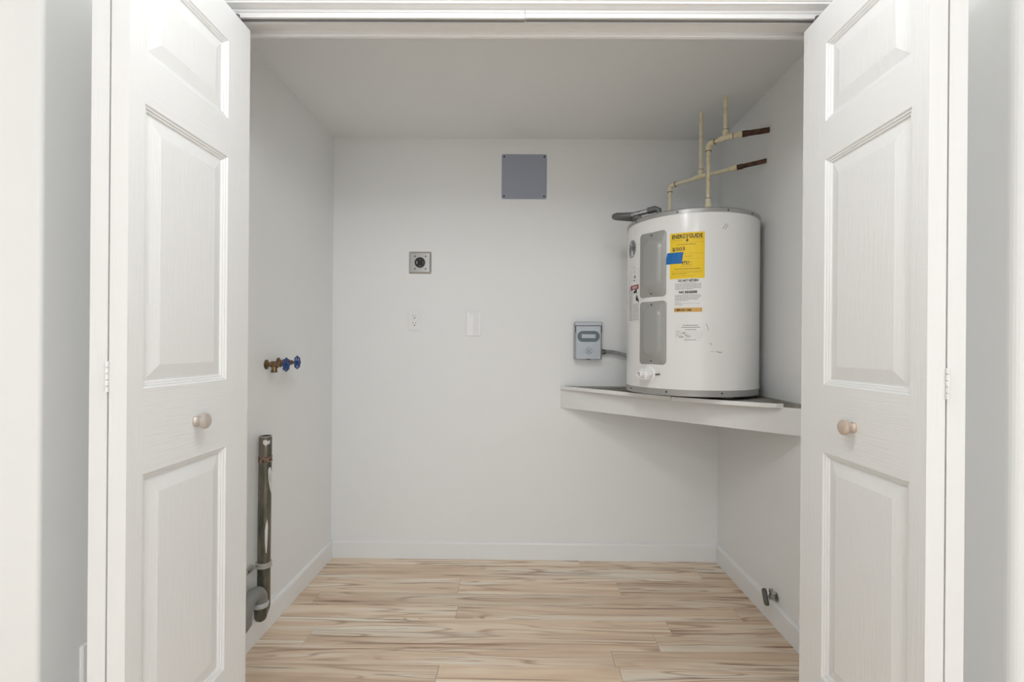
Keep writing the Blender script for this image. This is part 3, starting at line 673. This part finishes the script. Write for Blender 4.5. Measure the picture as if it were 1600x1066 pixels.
# drain valve
a = -54.0; dr = (math.sin(R(a)), -math.cos(R(a)), 0); zc = 1.0455
dv = MB(); dv.lathe([(.033, .000), (.033, .004), (.030, .006), (.014, .0065)], 28, axis_matrix(onc(a, zc), dr)); d0 = dv.build('drain_valve', M_WPLASTIC, wh)
mb = MB(); Mx = axis_matrix(onc(a, zc), dr)
mb.lathe([(.015, .004), (.015, .022), (.0165, .022), (.0165, .025)], 24, Mx); mb.build('valve_neck', M_WPLASTIC, d0)
mb = MB(); prof_n = 24; vs = []; 
for hgt, rr_ in ((.016, .0255), (.040, .0265), (.045, .0235)):
    for k in range(48):
        q = 2 * math.pi * k / 48; rad = rr_ * (1 + .075 * math.cos(6 * q)); vs.append(Mx @ Vector((rad * math.cos(q), rad * math.sin(q), hgt)))
fs = [(i * 48 + k, i * 48 + (k + 1) % 48, (i + 1) * 48 + (k + 1) % 48, (i + 1) * 48 + k) for i in (0, 1) for k in range(48)] + [list(range(48))[::-1], [96 + k for k in range(48)]]
mb.add(vs, fs, True); mb.build('valve_handle', M_WPLASTIC, d0)
mb = MB(); mb.lathe([(.0150, .044), (.0150, .070), (.0130, .072), (.0100, .072), (.0100, .054), (0, .054)], 22, Mx); mb.build('hose_outlet', M_WPLASTIC, d0)
mb = MB()
for q in (60, 180, 300):
    c = Mx @ Vector((.0190 * math.cos(R(q)), .0190 * math.sin(R(q)), .0452)); mb.lathe([(.0022, 0), (.0022, .0006), (0, .0006)], 8, axis_matrix(c, dr))
mb.build('handle_slots', M_SLOT, d0)['kind'] = 'stuff'
mb = MB(); q0 = onc(a + 6.6, zc - .002, HR + .006); q1 = onc(a + 10.5, zc + .001, HR + .004); mb.tube([q0, q1], .0028, 6); mb.build('brass_pin', M_BRASS, d0)

# conduit on the heater top
tcx = thing('heater_conduit', 'grey bent flexible conduit entering the top edge of the water heater', 'conduit', (.56, 2.17, 1.735))
def off(p): return (p[0] - .56, p[1] - 2.17, p[2] - 1.735)
zt = 1.762
pth = bez(off((.500, 2.195, zt - .004)), off((.530, 2.175, zt)), off((.545, 2.165, zt)), off((.562, 2.150, zt + .003)), 8); pp, rr = ribbed(pth, .0115, .0013, .008)
mb = MB(); mb.tube(pp, rr, 14); mb.build('flexible_hose', M_FLEX, tcx)
mb = MB(); mb.tube([off(q) for q in [(.520, 2.236, 1.7500), (.490, 2.244, 1.755), (.462, 2.248, 1.759), (.440, 2.245, 1.761), (.430, 2.236, 1.7615), (.437, 2.226, 1.761), (.466, 2.212, 1.759), (.500, 2.195, 1.758)]], [.0118, .012, .013, .0145, .0155, .0155, .0140, .0125], 14); mb.build('bent_sleeve', M_FLEXDK, tcx)
mb = MB(); mb.tube([off(q) for q in [(.560, 2.152, zt + .003), (.586, 2.134, zt + .006), (.600, 2.126, zt), (.604, 2.124, 1.729)]], [.0145, .0145, .0125, .0125], 14); mb.build('elbow_connector', M_FLEXDK, tcx)
mb = MB(); mb.box(off((.500, 2.160, 1.7300)), off((.535, 2.20, 1.7475)), .003); mb.build('clamp', M_FLEXDK, tcx)

# ------------------------------------------------------------------ supply pipes above the heater
def pipe_set(label, elbow, tee, adapt, wall, drop_z, big_drop, name, rc=.0120):
    E_, T_, Ad, Wp = map(Vector, (elbow, tee, adapt, wall))
    t = thing(name, label, 'water pipe', tuple(Wp), group='supply pipes above the heater')
    L = lambda p: Vector(p) - Wp
    r = .0085; rf = .0125
    def seg(nm, a, b, rad, mt, n=16):
        mb = MB(); mb.tube([L(a), L(b)], rad, n); return mb.build(nm, mt, t)
    d1 = (T_ - E_).normalized(); d2 = (Ad - T_).normalized(); d3 = (Wp - Ad).normalized(); up = Vector((0, 0, 1))
    # drop into the heater
    seg('drop_pipe', E_ - up * .01, (E_.x, E_.y, drop_z), r, M_CPVC)
    mb = MB(); c = E_ + d1 * .014 - up * .014
    mb.tube([L(E_ - up * .030), L(E_ - up * .016)] + [L(q) for q in [E_ - up * .012 + d1 * .001, E_ - up * .004 + d1 * .004, E_ + d1 * .012]] + [L(E_ + d1 * .016), L(E_ + d1 * .030)], rf, 16)
    mb.build('elbow', M_CPVC, t)
    for p, dd in ((E_ - up * .030, -up), (E_ + d1 * .030, d1)):
        mb = MB(); mb.tube([L(p), L(p + dd * .002)], rf + .0004, 16); mb.build('cement_ring', M_CEMENT, t)
    seg('cross_pipe', E_ + d1 * .01, T_ - d1 * .01, r, M_CPVC)
    mb = MB(); mb.tube([L(T_ - d1 * .030), L(T_), L(T_ + d2 * .030)], rf, 16); mb.tube([L(T_), L(T_ + up * .032)], rf, 16); mb.build('tee', M_CPVC, t)
    mb = MB(); mb.tube([L(T_ + up * .032), L(T_ + up * .034)], rf + .0004, 16); mb.build('cement_ring', M_CEMENT, t)
    mb = MB(); mb.tube([L(T_ + d2 * .030), L(T_ + d2 * .032)], rf + .0004, 16); mb.build('cement_ring', M_CEMENT, t)
    seg('riser_pipe', T_ + up * .01, (T_.x, T_.y, ZC), r, M_CPVC)
    seg('cross_pipe', T_ + d2 * .01, Ad, r, M_CPVC)
    mb = MB(); mb.tube([L(Ad - d3 * .030), L(Ad - d3 * .012), L(Ad - d3 * .011), L(Ad + d3 * .004)], [.0118, .0118, .0145, .0145], 16); mb.build('adapter', M_CPVC, t)
    mb = MB(); mb.tube([L(Ad + d3 * .002), L(Ad + d3 * .028), L(Ad + d3 * .029), L(Wp)], [rc + .0018, rc + .0018, rc, rc], 16); mb.build('copper_stub', M_COPPER, t)
    if big_drop:
        b = Vector((E_.x, E_.y, drop_z))
        mb = MB(); mb.tube([L(b + up * .110), L(b + up * .085), L(b + up * .083), L(b + up * .052)], [.0125, .0125, .0155, .0155], 16); mb.build('union', M_CPVC, t)
        mb = MB(); mb.tube([L(b + up * .108), L(b + up * .111)], .0129, 16); mb.build('cement_ring', M_CEMENT, t)
        mb = MB(); mb.tube([L(b), L(b + up * .055)], .0118, 12); mb.tube([L(b + up * .046), L(b + up * .054)], .0185, 6, smooth=False); mb.build('nipple', M_CHROME, t)
    else:
        b = Vector((E_.x, E_.y, drop_z))
        mb = MB(); mb.tube([L(b), L(b + up * .06)], .0115, 12); mb.tube([L(b + up * .045), L(b + up * .058)], .0135, 16); mb.build('nipple', M_CEMENT, t)
pipe_set('upper cream plastic supply pipe with thick dark copper stub into the right wall', (.860, 2.242, 2.100), (.911, 2.178, 2.105), (.966, 2.149, 2.106), (XR, 2.118, 2.112), 1.7395, True, 'water_supply_pipe')
pipe_set('lower cream plastic supply pipe with thin brown copper stub into the right wall', (.749, 2.455, 1.978), (.856, 2.325, 1.980), (.976, 2.213, 1.982), (XR, 2.140, 1.986), 1.727, False, 'water_supply_pipe', .0098)

# ------------------------------------------------------------------ washer valves on the left wall
def handwheel(mb, c, rad, n_lobes=8, tube_r=.0032):
    pts = []
    for k in range(64):
        q = 2 * math.pi * k / 64; r = rad * (1 + .07 * math.cos(n_lobes * q)); pts.append((c[0], c[1] + r * math.cos(q), c[2] + r * math.sin(q)))
    mb.tube(pts, tube_r, 8, closed=True)
    for k in range(5):
        q = 2 * math.pi * k / 5 + .3; mb.tube([(c[0], c[1], c[2]), (c[0], c[1] + rad * math.cos(q), c[2] + rad * math.sin(q))], [.0046, .0030], 8)
    mb.lathe([(.0085, -.004), (.0085, .004), (.006, .006), (0, .0065)], 16, axis_matrix(c, (1, 0, 0)))
def bibb(label, y, z, dy):
    t = thing('washer_valve', label, 'valve', (XL, y, z), group='blue handled washer valves')
    mb = MB(); mb.lathe([(.020, 0), (.020, .002), (.012, .005)], 22, axis_matrix((0, 0, 0), (1, 0, 0))); mb.build('wall_flange', M_BRASS, t)
    mb = MB(); mb.tube([(.003, 0, 0), (.018, 0, 0), (.022, 0, 0), (.046, 0, 0), (.050, 0, 0)], [.0095, .0095, .0135, .0135, .009], 18)
    mb.tube([(.034, 0, 0), (.036, dy * .45, -.010), (.038, dy * .9, -.021), (.038, dy, -.030)], [.0105, .0105, .0105, .0115], 16)
    for k in range(3): mb.tube([(.038, dy, -.0235 - .003 * k), (.038, dy, -.0250 - .003 * k)], .0128, 16)
    mb.build('valve_body', M_BRASS, t)
    mb = MB(); mb.tube([(.048, 0, 0), (.060, 0, 0)], .0105, 6, smooth=False); mb.tube([(.058, 0, 0), (.084, 0, 0)], .0042, 10); mb.build('stem', M_BRASS, t)
    mb = MB(); handwheel(mb, (.081, 0, 0), .0245); mb.build('handwheel', M_BLUE, t)
bibb('brass washer valve with blue handwheel on the left wall, nearer the folding door', 1.950, 1.0765, -.012)
bibb('brass washer valve with blue handwheel on the left wall, nearer the back corner', 2.046, 1.0825, -.012)

# ------------------------------------------------------------------ standpipe and trap
PX0, PY0 = -.987, 1.864
t = thing('drain_standpipe', 'weathered metal washer drain standpipe strapped to the left wall', 'drain pipe', (PX0, PY0, .10))
mb = MB(); rp = .0235
mb.tube([(0, -.004, .045), (0, -.004, .21), (0, 0, .703)], rp, 28, caps=False); mb.tube([(0, 0, .703), (0, 0, .640)], rp - .002, 28, caps=False); mb.build('standpipe', M_PIPE, t)
mb = MB(); mb.tube([(rp * math.cos(R(q)), rp * math.sin(R(q)), .703) for q in range(0, 360, 15)], .0013, 6, closed=True); mb.build('pipe_rim', M_PEEL, t)
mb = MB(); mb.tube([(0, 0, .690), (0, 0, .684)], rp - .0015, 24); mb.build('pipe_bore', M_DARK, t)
mb = MB(); mb.tube([(0, 0, .604), (0, 0, .614), (0, 0, .616), (0, 0, .626)], [rp + .0012, rp + .0016, rp + .0006, rp + .0014], 28); mb.build('solder_band', M_SOLDER, t)
def peel(z, pts):
    mb = MB(); vs = [((rp + .0009) * math.cos(R(a)), (rp + .0009) * math.sin(R(a)) + py, zz) for a, zz, py in pts]; n = len(vs) // 2
    mb.add(vs, [(i, i + 1, 2 * n - 2 - i, 2 * n - 1 - i) for i in range(n - 1)]); mb.build('paint_flake', M_PEEL, t, fixn=False)
peel(0, [(-38, .575, 0), (-28, .585, 0), (-10, .582, 0), (8, .560, 0), (10, .500, 0), (2, .478, 0), (-18, .500, 0), (-34, .535, 0)])
peel(0, [(-58, .345, -.003), (-50, .370, -.003), (-38, .388, -.003), (-30, .360, -.003), (-36, .290, -.003), (-42, .255, -.003), (-50, .262, -.003), (-56, .300, -.003)])
peel(0, [(-80, .690, 0), (-60, .692, 0), (-40, .686, 0), (-20, .690, 0), (-24, .676, 0), (-42, .674, 0), (-60, .668, 0), (-82, .678, 0)])
mb = MB()
for dz in (.202, .216): mb.tube([((rp + .002) * math.cos(R(q)), (rp + .002) * math.sin(R(q)) - .004, dz) for q in range(0, 360, 15)], .0035, 8, closed=True)
mb.tube([(0, -.004, .199), (0, -.004, .219)], rp + .0022, 28)
mb.build('pipe_strap', M_ZINC, t)
mb = MB(); mb.box((-.036, -.062, .190), (-.032, -.018, .212), .0015); mb.tube([(-.034, -.02, .201), (-.020, -.018, .208)], .006, 8); sl = mb.build('strap_lug', M_ZINC, t)
mb = MB(); mb.lathe([(.005, 0), (.004, .003), (0, .0035)], 10, axis_matrix((-.032, -.051, .200), (1, 0, 0))); mb.build('strap_screw', M_SCREW, sl)
# U bend towards the camera and the grey elbow
tr_ = t; TO = None
mb = MB(); mb.lathe([(0, .004), (.010, .005), (.0185, .011), (.0225, .022), (.0235, .040), (.0235, .066)], 26, Matrix.Translation((.004, .018, 0))); mb.build('trap_cup', M_PIPE, tr_, (0, -.05, 0))
mb = MB(); mb.tube([(.004, .028, .026), (.004, .046, .040), (.001, .046, .060)], .019, 18); mb.build('trap_link', M_PIPE, tr_, (0, -.05, 0))
mb = MB(); mb.tube([(.004, .018, .060), (.004, .018, .066), (.004, .018, .074), (.004, .018, .078)], [.0265, .0285, .0285, .0255], 26); mb.build('coupling_ring', M_EMBLEML, tr_, (0, -.05, 0))
c0 = Vector((.004, -.034, .078)); path = [(.004, .018, .072)] + [c0 + Vector((0, math.cos(R(q)) * .052, math.sin(R(q)) * .052)) for q in range(0, 181, 12)] 
mb = MB(); mb.tube(path, .0245, 24); mb.build('elbow', M_GREYPVC, tr_, (0, -.05, 0))
mb = MB(); mb.tube([(.004, -.086, .082), (.004, -.086, .050), (-.006, -.086, .034), (-.030, -.086, .028), (-.044, -.086, .028)], .0225, 20); mb.build('wall_pipe', M_GREYPVC, tr_, (0, -.05, 0))

# ------------------------------------------------------------------ stop valve on the right wall
t = thing('stop_valve', 'small dark metal stop valve above the baseboard on the right wall', 'valve', (XR, 2.029, .118))
mb = MB(); mb.lathe([(.021, 0), (.020, .003), (.010, .007)], 22, axis_matrix((0, 0, 0), (-1, 0, 0))); mb.build('wall_flange', M_CHROME, t)
mb = MB(); mb.tube([(-.004, 0, 0), (-.016, 0, 0), (-.017, 0, 0), (-.028, 0, 0)], [.0075, .0075, .011, .011], 14); mb.tube([(-.022, 0, .0), (-.022, 0, .022), (-.022, 0, .022), (-.022, 0, .032)], [.007, .007, .0095, .0095], 6, smooth=False); mb.tube([(-.028, 0, 0), (-.046, 0, 0)], .0042, 10); mb.build('valve_body', M_CHROME, t)
mb = MB(); plate(mb, lambda u, v, d: (-d, u * math.cos(.45) + v * math.sin(.45), -u * math.sin(.45) + v * math.cos(.45)), [(rrect(.024, .066, .0115), .040), (rrect(.024, .066, .0115), .049), (rrect(.018, .060, .0085), .053)])
mb.build('oval_handle', M_GUNMETAL, t)

# ------------------------------------------------------------------ ceiling lamps of the hall (outside the view)
for i, (x, y, z, pw, rad) in enumerate(LAMPS):
    t = thing('ceiling_lamp', ('round ceiling lamp in the hall just outside the closet' if i == 0 else 'round ceiling lamp in the hall behind the camera'), 'lamp', (x, y, HZ), group='hall ceiling lamps')
    dz = z - HZ - .06
    mb = MB(); mb.lathe([(.055, -.001), (.055, -.018), (.03, -.026)], 28); mb.build('ceiling_rose', M_TRIM, t)
    mb = MB(); mb.tube([(0, 0, -.02), (0, 0, dz + .115)], .008, 10); mb.build('stem', M_TRIM, t)
    mb = MB(); mb.lathe([(.03, dz + .125), (rad * .8, dz + .110), (rad, dz + .082), (rad - .004, dz + .082), (rad * .78, dz + .106), (.028, dz + .120)], 32); mb.build('lamp_shade', M_LAMP, t)
    ld = bpy.data.lights.new('lamp_light', 'POINT'); ld.energy = pw; ld.shadow_soft_size = .10; ld.color = (.965, .985, 1.0)
    lo = bpy.data.objects.new('lamp_light', ld); COL.objects.link(lo); lo.parent = t; lo.location = (0, 0, dz)
